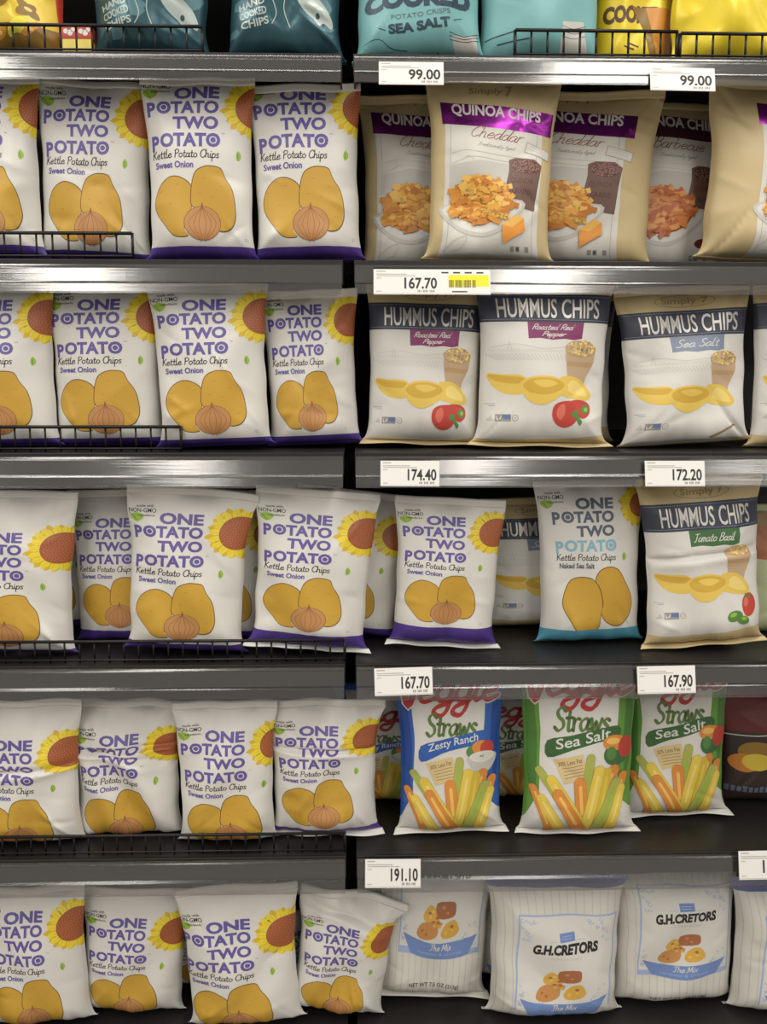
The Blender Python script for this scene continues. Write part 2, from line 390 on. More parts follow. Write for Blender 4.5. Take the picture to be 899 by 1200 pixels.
def make_bag(name, label, cat, group, D, W, H, T, loc, yaw=0, lean=0, roll=0, seed=1, win=None, crush=1., folds=(), seal='tuck', square=0., pinch=.09, flare_mat=None, st=.012, lean_top=0, xwin=None, ear=0.):
    R = math.radians
    root = empty(name, loc, (R(-lean), R(roll), R(yaw))); tag(root, label, cat, group)
    sb = .004 if seal == 'tuck' else .008
    P, Q = pouch(W, H, T, seed, crush, folds, sb, st, pinch, square, lean_top, ear)
    NP, NQ = grid_normals(P), grid_normals(Q, -1)
    y0, y1 = win or (0, D.ch)
    dv, df, dm, dl, names = D.compile(y0, y1, *(xwin or ()))
    nj = NJ+1
    idx = lambda i, j: i*nj+j
    V = [P.reshape(-1, 3)]; N = [NP.reshape(-1, 3)]; Fc = []; mi = []
    for i in range(NI):
        for j in range(NJ):
            Fc.append((idx(i, j), idx(i+1, j), idx(i, j+1))); Fc.append((idx(i+1, j), idx(i+1, j+1), idx(i, j+1))); mi += [0, 0]
    nb = (NI+1)*nj
    V.append(Q.reshape(-1, 3)); N.append(NQ.reshape(-1, 3))
    for i in range(NI):
        for j in range(NJ):
            Fc.append((nb+idx(i, j), nb+idx(i, j+1), nb+idx(i+1, j+1), nb+idx(i+1, j))); mi.append(1)
    if len(dv):
        i0 = np.clip(np.floor(dv[:, 0]+1e-9).astype(int), 0, NI-1); j0 = np.clip(np.floor(dv[:, 1]+1e-9).astype(int), 0, NJ-1)
        fi = (dv[:, 0]-i0)[:, None]; fj = (dv[:, 1]-j0)[:, None]
        def ev(G):
            a, b, c, d = G[i0, j0], G[i0+1, j0], G[i0, j0+1], G[i0+1, j0+1]
            return np.where(fi+fj <= 1, a+fi*(b-a)+fj*(c-a), d+(1-fi)*(c-d)+(1-fj)*(b-d))
        n = ev(NP); n /= np.linalg.norm(n, axis=1, keepdims=True)
        V.append(ev(P)+n*(.00012+.00007*dl)[:, None]); N.append(n)
        off = 2*nb
        Fc += [tuple(off+x for x in q) for q in df]; mi += dm
    V = np.concatenate(V); N = np.concatenate(N)
    o = link_mesh('pouch', V.tolist(), Fc, names, root, mi, True)
    o.data.normals_split_custom_set_from_vertices(N.tolist())
    r = np.random.RandomState(seed+77)
    # crimped seals
    base = (P[:, -1]+Q[:, -1])/2; m = 5; G = np.zeros((NI+1, m, 3)); cu = r.uniform(-.006, .006)
    for k in range(m):
        q = k/(m-1); G[:, k] = base; G[:, k, 2] += st*q; G[:, k, 1] += cu*q*q+.0004*(-1)**k
    strip(G, 'top_seal', D.top, root)
    base = (P[:, 0]+Q[:, 0])/2; G = np.zeros((NI+1, m, 3)); wv = r.uniform(.6, 1.6); ph = r.rand()*6
    for k in range(m):
        q = k/(m-1); kk = m-1-k; G[:, kk] = base
        if seal == 'tuck':
            G[:, kk, 1] += .009*q; G[:, kk, 2] = base[:, 2]+(.0008-sb)*q
        else:
            G[:, kk, 0] *= 1+.045*q; G[:, kk, 1] -= .011*q+.004*q*np.sin(SG*PI*wv+ph); G[:, kk, 2] = base[:, 2]+(.001-sb)*q+.003*q*(np.sin(SG*PI*wv*1.3+ph)+1)*.5
    strip(G, 'bottom_seal', flare_mat or D.bottom, root)
    return root

# ------------------------------------------------------------------ package artwork
rnd = random.Random(5)
def logo_block(D, c1, c2, dx=0, dy=0):
    b = .042
    def t(s, x0, y0, x1, y1, c): D.text(s, x0+dx, y0+dy, x1+dx, y1+dy, c, bold=b)
    t('ONE', 37, 38.5, 85, 54.5, c1)
    t('P', 7, 58, 16.5, 76, c1); t('OTATO', 18, 57, 85.5, 73.5, c1)
    t('TWO', 35.5, 77, 86, 93, c1)
    t('P', 9, 99.5, 18.5, 117.5, c2); t('OTATO', 20, 97.5, 88.5, 114.5, c2)
    wo = text_flat('O', b)[2][0]/text_flat('OTATO', b)[2][0]
    for (x, y, c) in ((18+67.5*wo/2, 65.2, c1), (88.5-68.5*wo/2, 106, c2)): D.poly(ell(x+dx, y+dy, 3, 3.2, 14), c)
    D.text('TM', 90+dx, 97+dy, 93.5+dx, 98.5+dy, c2)
def sunflower(D, cx, cy, rd, rp):
    n = 19
    for ring, (rr, off, c) in enumerate(((rp, 0, 'yellow2'), (rp*.95, .5, 'yellow'))):
        pl = []
        for k in range(n):
            a = 2*PI*(k+off)/n+rnd.uniform(-.06, .06); r1 = rr*rnd.uniform(.92, 1.04); wd = 4.6
            ca, sa = math.cos(a), math.sin(a); q = []
            for (l, w) in ((rd*.75, -.5), (rd+(r1-rd)*.45, -1), (rd+(r1-rd)*.8, -.6), (r1, 0), (rd+(r1-rd)*.8, .6), (rd+(r1-rd)*.45, 1), (rd*.75, .5)):
                q.append((cx+ca*l-sa*w*wd, cy+(sa*l+ca*w*wd)*1.04))
            pl.append(q)
        D.polys(pl, c)
        if ring == 1:
            D.stroke([[(cx+math.cos(2*PI*(k+.5)/n)*rd, cy+math.sin(2*PI*(k+.5)/n)*rd), (cx+math.cos(2*PI*(k+.5)/n)*rp*.82, cy+math.sin(2*PI*(k+.5)/n)*rp*.85)] for k in range(n)], .5, 'yellow2')
    D.poly(ell(cx, cy, rd, rd*1.12, 30), 'brown')
    sp = []
    for k in range(150):
        a, q = k*2.39996, math.sqrt((k+.5)/150)*rd*.92
        sp.append(ell(cx+q*math.cos(a), cy+q*1.1*math.sin(a), .5, .55, 5))
    D.polys(sp, 'brownspot')
def potato(D, pts, col='potato', line='potatoline', spots=()):
    o = smooth_line(pts, 5, True); D.poly(o, line); c = np.mean(o, 0)
    D.poly([c+(p-c)*.968 for p in o], col)
    for (x, y, w) in spots: D.stroke([smooth_line([(x-w, y), (x, y+w*.4), (x+w, y-w*.1)], 4)], .55, 'potato2')
def z1(l): return [(x/5.45-4, y/5.45+27) for x, y in l]
def chip_bag_art(flavour='Sweet Onion', c1='purple', c2='purple', band='purpleband', cf='purple', onion=True):
    D = Design(133, 250, 'white', bottom=band)
    if onion:
        sunflower(D, 125, 63, 22, 38); dx = 0
    else:
        sunflower(D, 131, 50, 16, 31); dx = 9
    D.poly([(4, 45), (9, 41), (16, 41.5), (20, 44), (17, 50), (11, 53), (6, 50)], 'green', 4)
    D.stroke([smooth_line([(2, 41), (8, 46), (12, 53)], 4)], .6, 'dkgreen')
    D.text('made with', 11, 28.5, 30, 32.5, 'ink', .01, rot=-.05); D.text('NON-GMO', 2.5, 34, 33, 40, 'ink', .015, rot=-.03); D.text('ingredients', 13, 42, 32, 46, 'ink', .01, rot=-.03)
    logo_block(D, c1, c2, dx)
    D.stroke(script('Kettle Potato Chips', 10+dx, 117.5, 87+dx, 127, .1), 1.0, 'ink')
    D.text(flavour, 13+dx, 131, 58+dx, 139, cf, .03)
    D.poly([(108, 117), (111, 122), (110, 127), (107, 129), (105.5, 125), (106, 120)], 'green', 4)
    D.stroke([[(107, 120), (107.8, 127)]], .5, 'dkgreen')
    if onion:
        potato(D, z1([(190,660),(265,672),(322,730),(318,860),(290,900),(270,1000),(290,1045),(200,1040),(135,960),(88,880),(82,800),(120,710)]), spots=((18, 165, 2), (26, 205, 2), (38, 158, 1.6), (30, 180, 1.8)))
        potato(D, z1([(450,595),(505,610),(530,670),(572,750),(590,860),(588,940),(555,1000),(490,1012),(440,960),(390,900),(318,850),(312,780),(325,690),(350,630),(400,600)]), spots=((70, 150, 2), (88, 160, 1.7), (95, 195, 2), (78, 172, 1.6), (64, 168, 1.8)))
        o = ell(66, 203, 21, 20, 30); D.poly([(64, 186), (66, 178), (68.5, 186)], 'onionline'); D.poly(o, 'onionline'); D.poly([(66+(x-66)*.965, 203+(y-203)*.965) for x, y in o], 'onion')
        D.stroke([smooth_line([(66, 184), (66+k*13, 203), (66+k*3, 222)], 5) for k in (-1.2, -.75, -.3, .3, .75, 1.2)], .5, 'onionline')
        D.stroke([smooth_line([(63, 224), (66, 222), (69, 224)], 3)], .6, 'onionline')
    else:
        def zz(l): return [((x-80)/5.2-1, ((y-90)/5.05+34-128.6)*1.2+136) for x, y in l]
        potato(D, zz([(340,632),(420,642),(470,700),(492,800),(480,880),(470,950),(400,990),(320,970),(265,900),(212,810),(225,730),(270,655)]), spots=((50, 185, 2), (40, 205, 2), (62, 212, 1.7)))
        potato(D, zz([(540,568),(605,590),(650,650),(695,740),(702,830),(670,910),(600,945),(520,915),(480,860),(492,800),(470,700),(440,650),(470,590)]), spots=((105, 160, 2), (95, 190, 1.7), (112, 185, 2)))
    D.poly(ell(114, 221, 1.6, 1.8, 14), 'grey'); D.poly(ell(114, 221, 1.2, 1.4, 14), 'white')
    D.poly(rect(-1, 229, 140, 290), band)
    D.text('NET WT 5.5 OZ', 50, 240, 82, 243.5, 'slate', .0)
    return D
OP = chip_bag_art()
OPB = chip_bag_art('Naked Sea Salt', 'slate', 'sky', 'skyband', 'slate', False)

def chip_pile(D, cx, cy, rx, ry, cols, n=70, seed=3, ln=9):
    r = random.Random(seed)
    D.poly(ell(cx, cy, rx, ry, 24), cols[1])
    byc = {}
    items = []
    for k in range(n):
        a, q = r.uniform(0, 2*PI), math.sqrt(r.random())
        x, y = cx+rx*q*math.cos(a), cy+ry*q*math.sin(a); t = r.uniform(-.9, .5); l = ln*r.uniform(.6, 1.2); w = ln*.36
        c, s = math.cos(t), math.sin(t)
        items.append((y, [(x+u*c-v*s, y+u*s+v*c) for u, v in ((-l, -w), (-l*.3, -w*1.25), (l*.3, -w*.8), (l, -w), (l*1.05, w), (l*.2, w*1.2), (-l*.5, w*.8), (-l*1.05, w))]))
    items.sort(key=lambda i: i[0])
    for k in range(0, n, 5):
        D.polys([p for _, p in items[k:k+5][:3]], cols[(k//5) % len(cols)])
        D.polys([p for _, p in items[k:k+5][3:]], cols[(k//5+2) % len(cols)])
def quinoa_art(flavour='Cheddar', band='magenta', barbecue=False):
    D = Design(158, 222, 'tan', back='tandk'); ox, oy = 498, 88
    def q(l): return [(x-ox, y-oy) for x, y in l]
    D.poly(q([(515, 130), (641, 142), (638, 309), (514, 309)]), 'offwhite')
    D.stroke([q([(522, 140), (520, 305)]), q([(634, 148), (630, 305)])], .5, 'grey')
    D.text('Simply', 48, 9, 88, 20, 'tandk', .02, shear=.2); D.text('7', 92, 6, 101, 21, 'tandk', .03)
    D.poly(q([(512, 116), (652, 128), (652, 157), (512, 145)]), 'maroon' if barbecue else band)
    w = lambda x, y: (x, y+(x-75)*.085)
    D.text('QUINOA CHIPS', 27, 33.5, 138, 50.5, 'white', .03, warp=w)
    D.stroke(script(flavour, 50, 62, 118, 77, .45), 1.1, 'redbrown', PI/4, .5, warp=lambda x, y: (x, y+(x-80)*.1))
    D.stroke(script('Traditionally Aged', 58, 83, 108, 87.5, .45), .55, 'grey', warp=lambda x, y: (x, y+(x-80)*.1))
    if not barbecue:
        D.poly(q([(620, 166), (652, 176), (650, 188), (617, 179)]), 'grey'); D.poly(q([(620.8, 167), (651, 176.6), (649.3, 187), (618, 178.2)]), 'offwhite')
        D.stroke([q([(625, 171+4*k), (645, 177+4*k)]) for k in range(3)], .7, 'ltgrey')
    # faint landscape drawing
    D.stroke([smooth_line(q([(524, 183), (540, 180), (560, 182), (600, 186), (632, 188)]), 4), smooth_line(q([(524, 196), (550, 188), (590, 192), (632, 196)]), 4), smooth_line(q([(537, 192), (545, 187), (552, 194), (556, 202)]), 4)], .6, 'ltgrey')
    D.poly(q([(523, 198), (560, 192), (600, 196), (632, 200), (632, 240), (523, 240)]), 'ltgrey')
    # sack of quinoa
    D.poly(q([(597, 190), (606, 187), (630, 188), (640, 195), (637, 215), (633, 252), (620, 250), (595, 238), (593, 225), (597, 205)]), 'choc')
    D.poly(ell(619-ox, 197-oy, 19, 9.5, 24, .08), 'chocdk')
    r = random.Random(8)
    for c in ('chocl', 'redbrown', 'chocl'):
        D.polys([ell(619-ox+18*u*math.cos(a), 197-oy+8.5*u*math.sin(a), .9, .8, 6) for u, a in ((math.sqrt(r.random()), r.uniform(0, 6.28)) for _ in range(60))], c)
    D.text('QUINOA', 102, 124, 131, 132, 'chocdk', .0, rot=.05); D.text('GRAINS', 104, 137, 129, 144, 'chocdk', .0, rot=.05)
    # bowl and its chips
    D.poly(q([(513, 246), (530, 276), (566, 286), (600, 270), (616, 240)]), 'ltgrey', 5)
    D.poly(q([(517, 248), (533, 272), (566, 281), (597, 266), (612, 242)]), 'white', 5)
    cols = ('rchip1', 'rchip2', 'rchip3', 'rchip2') if barbecue else ('chip1', 'chip2', 'chip3', 'chip4')
    chip_pile(D, 562-ox, 243-oy, 40, 27, cols, 90, 3 if not barbecue else 4)
    chip_pile(D, 560-ox, 222-oy, 25, 9, cols, 25, 6)
    if barbecue:
        D.poly(ell(618-ox, 283-oy, 13, 8, 22), 'white'); D.poly(ell(618-ox, 282-oy, 11, 6, 22), 'sauce')
    else:
        D.poly(q([(590, 271), (608, 258), (618, 262), (620, 277), (592, 293)]), 'cheese'); D.poly(q([(590, 271), (608, 258), (618, 262), (603, 274)]), 'cheese2')
    D.stroke([smooth_line(q([(520, 300), (530, 290), (545, 285), (540, 298), (528, 303)]), 4)], .7, 'ltgrey')
    for x in (602, 609, 621): D.poly(rect(x-ox, 296-oy, x+5-ox, 302-oy), 'grey')
    D.poly(rect(609.5-ox, 297-oy, 613-ox, 301-oy), 'slate')
    return D
def padded(D, l, r):
    E = Design(D.cw+l+r, D.ch, D.base, D.top, D.bottom, D.back)
    E.els = [(v+(l, 0), f, m, lo+(l, 0), hi+(l, 0), y) for v, f, m, lo, hi, y in D.els]
    return E
QC = quinoa_art(); QB = padded(quinoa_art('Barbecue', 'maroon', True), 0, 8); QR = padded(QC, 0, 22); QL = padded(QC, 38, 0)

def hummus_art(flavour, bcol, veg, lines=1, gap=0):
    D = Design(155, 222, 'white', top='tan', bottom='tan', back='tan'); ox, oy = 560, 314
    def q(l): return [(x-ox, y-oy) for x, y in l]
    D.poly(rect(-1, -1, 156, 26), 'tan')
    pill = ell(78, 11, 36, 9, 26); D.poly(pill, 'tandk'); D.poly([(78+(x-78)*.96, 11+(y-11)*.9) for x, y in pill], 'tan')
    D.text('Simply 7', 50, 6, 106, 17, 'tandk', .02)
    D.poly(rect(-1, 24, 156, 60), 'navy'); D.stroke([[(2, 57), (153, 57)]], .6, 'bluegrey'); D.stroke([[(2, 27), (153, 27)]], .5, 'bluegrey')
    D.text('HUMMUS CHIPS', 20, 30, 140, 55, 'silver', .01)
    D.poly([(54, 60), (122, 60), (121, 80), (112, 82), (100, 80.5), (85, 82), (70, 80), (55, 81)], bcol)
    if lines == 2:
        D.stroke(script('Roasted Red', 60, 62.5, 112, 69.5, .4), .9, 'white'); D.stroke(script('Pepper', 72, 71.5, 102, 77.5, .4), .9, 'white')
    else:
        D.stroke(script(flavour, 60, 64.5, 115, 75, .4), 1.0, 'white')
    # ploughed field drawing and hills
    D.stroke([[(18+k*4.2, 108), (10+k*4.2+(k-9)*.5, 100)] for k in range(22)], .7, 'ltgrey')
    D.stroke([[(14+k*5, 98), (8+k*5, 94)] for k in range(18)], .5, 'ltgrey')
    D.stroke([smooth_line([(10, 92), (40, 88), (70, 93), (100, 91)], 4), smooth_line([(30, 97), (32, 85), (35, 97)], 4)], .5, 'ltgrey')
    # sack of chickpeas
    D.poly([(101, 92), (139, 94), (137, 110), (129, 128), (127, 136), (106, 134), (103, 115)], 'sack')
    D.poly([(103, 108), (136, 110), (134, 116), (103, 114)], 'chick2')
    D.poly(ell(120, 93, 19.5, 10.5, 24, .05), 'chick2')
    r = random.Random(4)
    for c in ('chick', 'scoop3', 'chick'):
        D.polys([ell(120+17.5*u*math.cos(a), 92+9*u*math.sin(a), 2., 1.7, 8) for u, a in ((math.sqrt(r.random()), r.uniform(0, 6.28)) for _ in range(22))], c)
    # scoops
    D.poly([(7, 125), (25, 126), (48, 127), (58, 140), (50, 150), (35, 151), (22, 147), (12, 138)], 'scoop', 4); D.poly([(9, 126), (30, 128), (50, 130), (45, 137), (25, 136), (13, 132)], 'scoop2', 4)
    D.poly([(95, 130), (110, 127), (125, 134), (136, 150), (130, 157), (110, 155), (95, 148)], 'scoop', 4); D.poly([(112, 132), (124, 139), (131, 152), (115, 150), (104, 142)], 'scoop3', 4)
    D.poly([(46, 138), (58, 129), (80, 127), (100, 133), (106, 143), (92, 155), (76, 163), (62, 161), (52, 152)], 'scoop', 4)
    D.poly([(50, 138), (60, 131), (80, 129.5), (98, 134), (100, 142), (85, 149), (68, 150), (55, 146)], 'scoop2', 4)
    D.poly([(62, 134), (80, 132), (92, 137), (75, 142)], 'scoop', 4)
    if veg == 'pepper':
        D.poly([(88, 166), (95, 160), (108, 158), (118, 160), (121, 172), (116, 186), (104, 192), (93, 188), (87, 178)], 'pepper', 4)
        D.poly([(108, 160), (122, 157), (133, 162), (134, 174), (127, 180), (118, 176)], 'pepper', 4)
        D.poly([(94, 166), (101, 162), (103, 172), (98, 182), (92, 176)], 'pepper2', 4)
        D.poly([(112, 172), (118, 170), (120, 178), (125, 184), (122, 189), (117, 180), (112, 178)], 'leaf', 4); D.poly(ell(128, 169, 5, 6, 14), 'leaf'); D.poly(ell(129, 169, 2.5, 3, 10), 'green')
    elif veg == 'tomato':
        D.poly(ell(133, 172, 10, 16, 20, .1), 'pepper'); D.poly(ell(129, 168, 3.5, 7, 14, .2), 'pepper2'); D.poly([(128, 156), (133, 160), (138, 155), (135, 163), (130, 162)], 'leaf')
        D.poly(ell(112, 186, 11, 7.5, 18, -.2), 'leaf'); D.poly(ell(124, 192, 9, 6, 18, .3), 'leaf'); D.poly(ell(110, 184, 5, 3, 12, -.3), 'green'); D.poly(ell(125, 190, 4, 2.5, 12, .3), 'green')
    else:
        D.poly([(100, 199), (135, 183), (138, 185), (104, 201)], 'tandk')
    D.stroke([[(6, 163), (18, 163)], [(10, 165.5), (18, 165.5)]], .6, 'grey')
    D.poly([(8, 184), (13, 177), (16, 184)], 'ltgrey'); D.poly(rect(18, 176, 37, 185), 'grey'); D.poly(rect(27, 176.6, 36.2, 182), 'blueicon'); D.poly([(19, 177), (22, 183), (26, 177), (25, 182), (20, 184)], 'white')
    D.poly(ell(42, 180.5, 4, 4.2, 16), 'grey'); D.poly(ell(42, 180.5, 3.2, 3.4, 16), 'white'); D.text('GF', 40, 179, 44, 182, 'grey')
    D.poly([(-1, 207), (30, 209), (70, 208), (110, 206), (156, 201), (156, 223), (-1, 223)], 'tan')
    D.text('NET WT 5 OZ (142g)', 42, 213, 112, 217, 'tandk')
    return D
HR = hummus_art('', 'plum', 'pepper', 2); HS = hummus_art('Sea Salt', 'bluegrey', 'salt'); HT = hummus_art('Tomato Basil', 'basil', 'tomato')

def veggie_art(flavour, side, side2, banner, dip):
    D = Design(125, 211, side, bottom='white', top=side); 
    D.poly([(14, -1), (108, -1), (104, 40), (102, 90), (106, 150), (112, 175), (126, 188), (126, 212), (-1, 212), (-1, 200), (14, 160), (17, 90), (16, 40)], 'white')
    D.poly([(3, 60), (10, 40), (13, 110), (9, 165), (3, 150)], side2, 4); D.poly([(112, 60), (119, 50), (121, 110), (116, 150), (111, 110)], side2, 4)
    for w, c in ((10.5, 'white'), (6.8, 'vred')):
        D.stroke([[(x, y) for x, y in l] for l in script('V', 8, 23, 28, 60, .1)], w, c)
        D.stroke(script('eggie', 27, 20, 119, 54, .2), w*.88, c, 2.4, .35)
    D.stroke(script('Straws', 32, 67, 93, 92, .18), 4.2, 'vgreen', 2.5, .5)
    D.poly([(24, 103), (50, 97), (78, 91), (103, 87), (105, 99), (80, 105), (50, 113), (24, 122)], banner, 3)
    D.text(flavour, 33, 96, 95, 107.5, 'white', .012, warp=lambda x, y: (x, y-(x-62)*.2-.5))
    D.poly([(30, 124), (63, 117), (69, 143), (42, 151)], 'labeltan')
    D.text('30% Less Fat', 35, 124, 62, 129, 'bagbrown', .0, rot=-.22); D.stroke([[(40+k, 134+k*3.5), (62+k, 129+k*3.5)] for k in range(4)], .8, 'tandk')
    if dip:
        D.poly(ell(93, 111, 13, 9, 18), 'leaf'); D.poly(ell(98, 106, 11, 8, 18), 'st1'); D.poly(ell(106, 108, 9, 9, 18), 'pepper')
        D.poly([(83, 116), (116, 115), (114, 128), (106, 136), (94, 136), (86, 128)], 'ltgrey', 3); D.poly(ell(99.5, 117, 16, 6.5, 22), 'white'); D.poly(ell(99, 116.5, 12, 4.5, 20), 'offwhite'); D.stroke([[(96, 117), (102, 115)], [(97, 115), (101, 118)]], .8, 'leaf')
    else:
        D.poly(ell(102, 120, 15, 13, 20), 'basil'); D.poly(ell(100, 106, 14, 9, 18), 'st1'); D.poly(ell(113, 112, 9, 13, 20), 'pepper'); D.poly(ell(96, 118, 6, 8, 14), 'leaf'); D.poly(ell(98, 104, 8, 4, 14), 'chip3')
    S3 = lambda i: {'o': ('st1', 'stdk', 'chip3'), 'y': ('st2', 'stdk2', 'scoop3'), 'g': ('st3', 'stdk3', 'green'), 'd': ('st4', 'stdk2', 'st2')}[i]
    for (x0, y0, x1, y1, r0, r1, c) in ((15, 137, 60, 202, 4, 5, 'g'), (72, 122, 62, 190, 4.5, 5, 'g'), (100, 138, 84, 190, 6, 6, 'o'), (60, 150, 64, 195, 6.5, 7, 'o'), (28, 147, 66, 204, 5.5, 6, 'y'),
            (82, 137, 68, 204, 6, 6, 'y'), (92, 139, 82, 200, 4.5, 5, 'd'), (112, 146, 92, 204, 5, 5, 'o'), (103, 153, 80, 206, 6, 6, 'g'), (110, 160, 95, 206, 4.5, 6, 'y'),
            (8, 157, 30, 207, 3.5, 4.5, 'o'), (17, 168, 42, 208, 4.5, 5.5, 'y'), (35, 162, 63, 208, 5.5, 7, 'o')):
        a, b, h = S3(c)
        D.poly(capsule((x0, y0), (x1, y1), r0+.6, r1+.6), b); D.poly(capsule((x0, y0), (x1, y1), r0, r1), a)
        D.poly(capsule((x0+(x1-x0)*.1, y0+(y1-y0)*.1), (x0+(x1-x0)*.8, y0+(y1-y0)*.8), r0*.3, r1*.25), h)
    return D
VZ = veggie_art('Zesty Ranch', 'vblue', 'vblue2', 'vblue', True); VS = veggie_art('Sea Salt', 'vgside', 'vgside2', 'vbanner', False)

def popcorn_art(extra):
    H = 175+extra
    D = Design(150, H, 'offwhite', top='cnavy')
    D.poly(rect(-1, -1, 151, 9), 'cnavy')
    D.stroke([[(x, 9), (x, H)] for x in range(4, 150, 9)], .9, 'cstripe')
    D.poly([(28, 34), (142, 36), (138, 158+min(extra, 8)), (24, 158+min(extra, 8))], 'cblue2'); D.poly([(30, 36), (140, 38), (136, 158), (26, 158)], 'white')
    r = random.Random(2)
    curl = []
    for (cx, cy, sx, sy) in ((31, 38, 1, 1), (138, 39, -1, 1), (29, 156, 1, -1), (133, 156, -1, -1)):
        for k in range(16):
            u, v = r.random()**1.5*30, r.random()**1.5*30
            if u+v > 34: continue
            x, y = cx+sx*(u+1), cy+sy*(v+1); q = r.uniform(1.5, 3.2)
            curl.append([(x+q*math.cos(t)*(1-t/9), y+q*math.sin(t)*(1-t/9)) for t in np.linspace(0, 5.2, 9)])
    D.stroke(curl, .75, 'cblue2')
    D.poly([(74, 56), (92, 55), (93, 66), (75, 67)], 'cblue'); D.stroke([[(77, 60), (89, 59.4)], [(77, 63), (89, 62.4)]], .9, 'cblue2')
    D.stroke([[(62, 66), (72, 65.5)], [(95, 65), (105, 64.5)]], .9, 'ltgrey')
    D.text('G.H.CRETORS', 44, 69, 120, 83, 'ink', .055, shear=.08, warp=lambda x, y: (x, y-(x-82)*.03))
    D.text('POPPED CORN', 66, 87, 100, 90, 'ltgrey', .0)
    for pts, c, c2 in (([(57, 120), (67, 108), (78, 116), (80, 124), (66, 128)], 'corn', 'chip3'), ([(76, 106), (98, 104), (102, 110), (99, 120), (78, 121)], 'caramel', 'caramel2'),
            ([(49, 137), (56, 127), (72, 126), (78, 133), (75, 143), (62, 147), (51, 144)], 'caramel2', 'chip2'), ([(82, 138), (90, 127), (102, 124), (108, 136), (100, 144), (86, 145)], 'corn', 'chip3'),
            ([(62, 128), (74, 124), (84, 127), (74, 133)], 'caramel2', 'corn')):
        D.poly(pts, c, 3); m = np.mean(pts, 0)
        for k in range(4): D.poly(ell(m[0]+r.uniform(-7, 7), m[1]+r.uniform(-5, 4), r.uniform(1.5, 3), r.uniform(1, 2.2), 9), c2 if k % 2 else 'caramel' if c != 'caramel' else 'chocl')
    w = lambda x, y: (x, y-((x-82)/50)**2*9+5)
    D.poly([w(30+k*10.4, 146) for k in range(11)]+[w(122-k*8, 166) for k in range(11)], 'cblue')
    D.stroke(script('The Mix', 68, 147, 98, 155, .2), 1.0, 'white', warp=w)
    D.text('caramel & cheese', 52, 157.5, 112, 161.5, 'cblue2', .0, warp=w)
    if extra: D.text('NET WT 7.5 OZ (213g)', 42, H-22, 112, H-15, 'ink', .01)
    return D
GC = popcorn_art(0); GX = popcorn_art(48)

def crisp_art():
    D = Design(150, 240, 'cyan')
    D.stroke(script('Hand', 45, 128, 105, 150, .3), 3.6, 'cyandk', 2.4, .4)
    D.text('COOKED', 8, 152, 138, 178, 'cyandk', .07, warp=lambda x, y: (x, y+((x-73)/60)**2*5-3))
    D.text('POTATO CRISPS', 40, 181, 112, 187, 'slate', .0, rot=-.08); D.text('SEA SALT', 36, 192, 112, 204, 'cyandk', .05, rot=-.1)
    D.stroke([[(24, 199), (33, 203)], [(116, 192), (126, 189)]], .9, 'cyandk')
    D.poly([(112, 210), (144, 208), (141, 241), (118, 241)], 'ltgrey', 0); D.stroke([smooth_line([(110, 206+k*4), (128, 210+k*3), (147, 204+k*4)], 4) for k in range(3)], .7, 'cyandk')
    D.stroke([smooth_line([(8, 215), (25, 212), (40, 222), (60, 224)], 4), smooth_line([(12, 232), (18, 226), (26, 233)], 4)], .8, 'cyandk'); D.stroke([[(95, 226), (110, 238)]], .9, 'cyandk')
    return D
CR = crisp_art()
def crisp_plain():
    D = Design(150, 240, 'cyan')
    D.text('COOKED', 14, 120, 130, 144, 'cyandk', .05)
    D.stroke([[(5, 205), (38, 198)], [(20, 212), (58, 206)]], 1.6, 'cyandk')
    D.poly([(100, 185), (128, 183), (136, 241), (96, 241)], 'ltgrey'); D.stroke([smooth_line([(99, 190+k*6), (114, 193+k*6), (131, 188+k*6)], 4) for k in range(3)], .7, 'cyandk')
    return D
CP = crisp_plain()
def teal_art(seed):
    D = Design(150, 240, 'teal'); r = random.Random(seed)
    for k in range(12):
        x, y = r.uniform(5, 145), r.uniform(120, 238); n = r.randint(5, 8); s = r.uniform(10, 22)
        D.poly([(x+s*r.uniform(.5, 1)*math.cos(2*PI*i/n), y+s*r.uniform(.4, .8)*math.sin(2*PI*i/n)) for i in range(n)], 'teal2')
    D.poly([(88, 150), (110, 160), (132, 178), (142, 196), (140, 206), (130, 200), (124, 204), (116, 196), (104, 186), (94, 172)], 'tealw', 3)
    D.poly(ell(122, 192, 3, 4, 10), 'teal'); D.stroke([smooth_line([(58, 165), (66, 190), (60, 205)], 4), smooth_line([(80, 160), (76, 185), (84, 210)], 4)], 1.2, 'tealw')
    for k, t in enumerate(('HAND', 'COOKED', 'CHIPS')): D.text(t, 14+k*2, 172+k*13, 50+k*3, 182+k*13, 'tealw', .03, rot=-.2)
    return D
T1, T2 = teal_art(3), teal_art(9)
def yellow_art():
    D = Design(150, 240, 'bagyellow')
    D.text('COOKED', 12, 148, 120, 173, 'bagbrown', .06); D.poly([(62, 150), (84, 180), (96, 214), (112, 241), (150, 241), (150, 150)], 'bananadk'); D.poly([(90, 150), (104, 200), (120, 241), (150, 241), (150, 150)], 'chip2')
    D.stroke([[(50, 205), (68, 210)], [(56, 200), (76, 207)]], 2.2, 'bagbrown'); D.stroke([smooth_line([(30, 230), (44, 224), (60, 232)], 4)], 1, 'bananadk')
    return D
YB = yellow_art(); YP = Design(150, 240, 'bagyellow'); YP.poly(rect(100, -1, 151, 120), 'bagbrown')
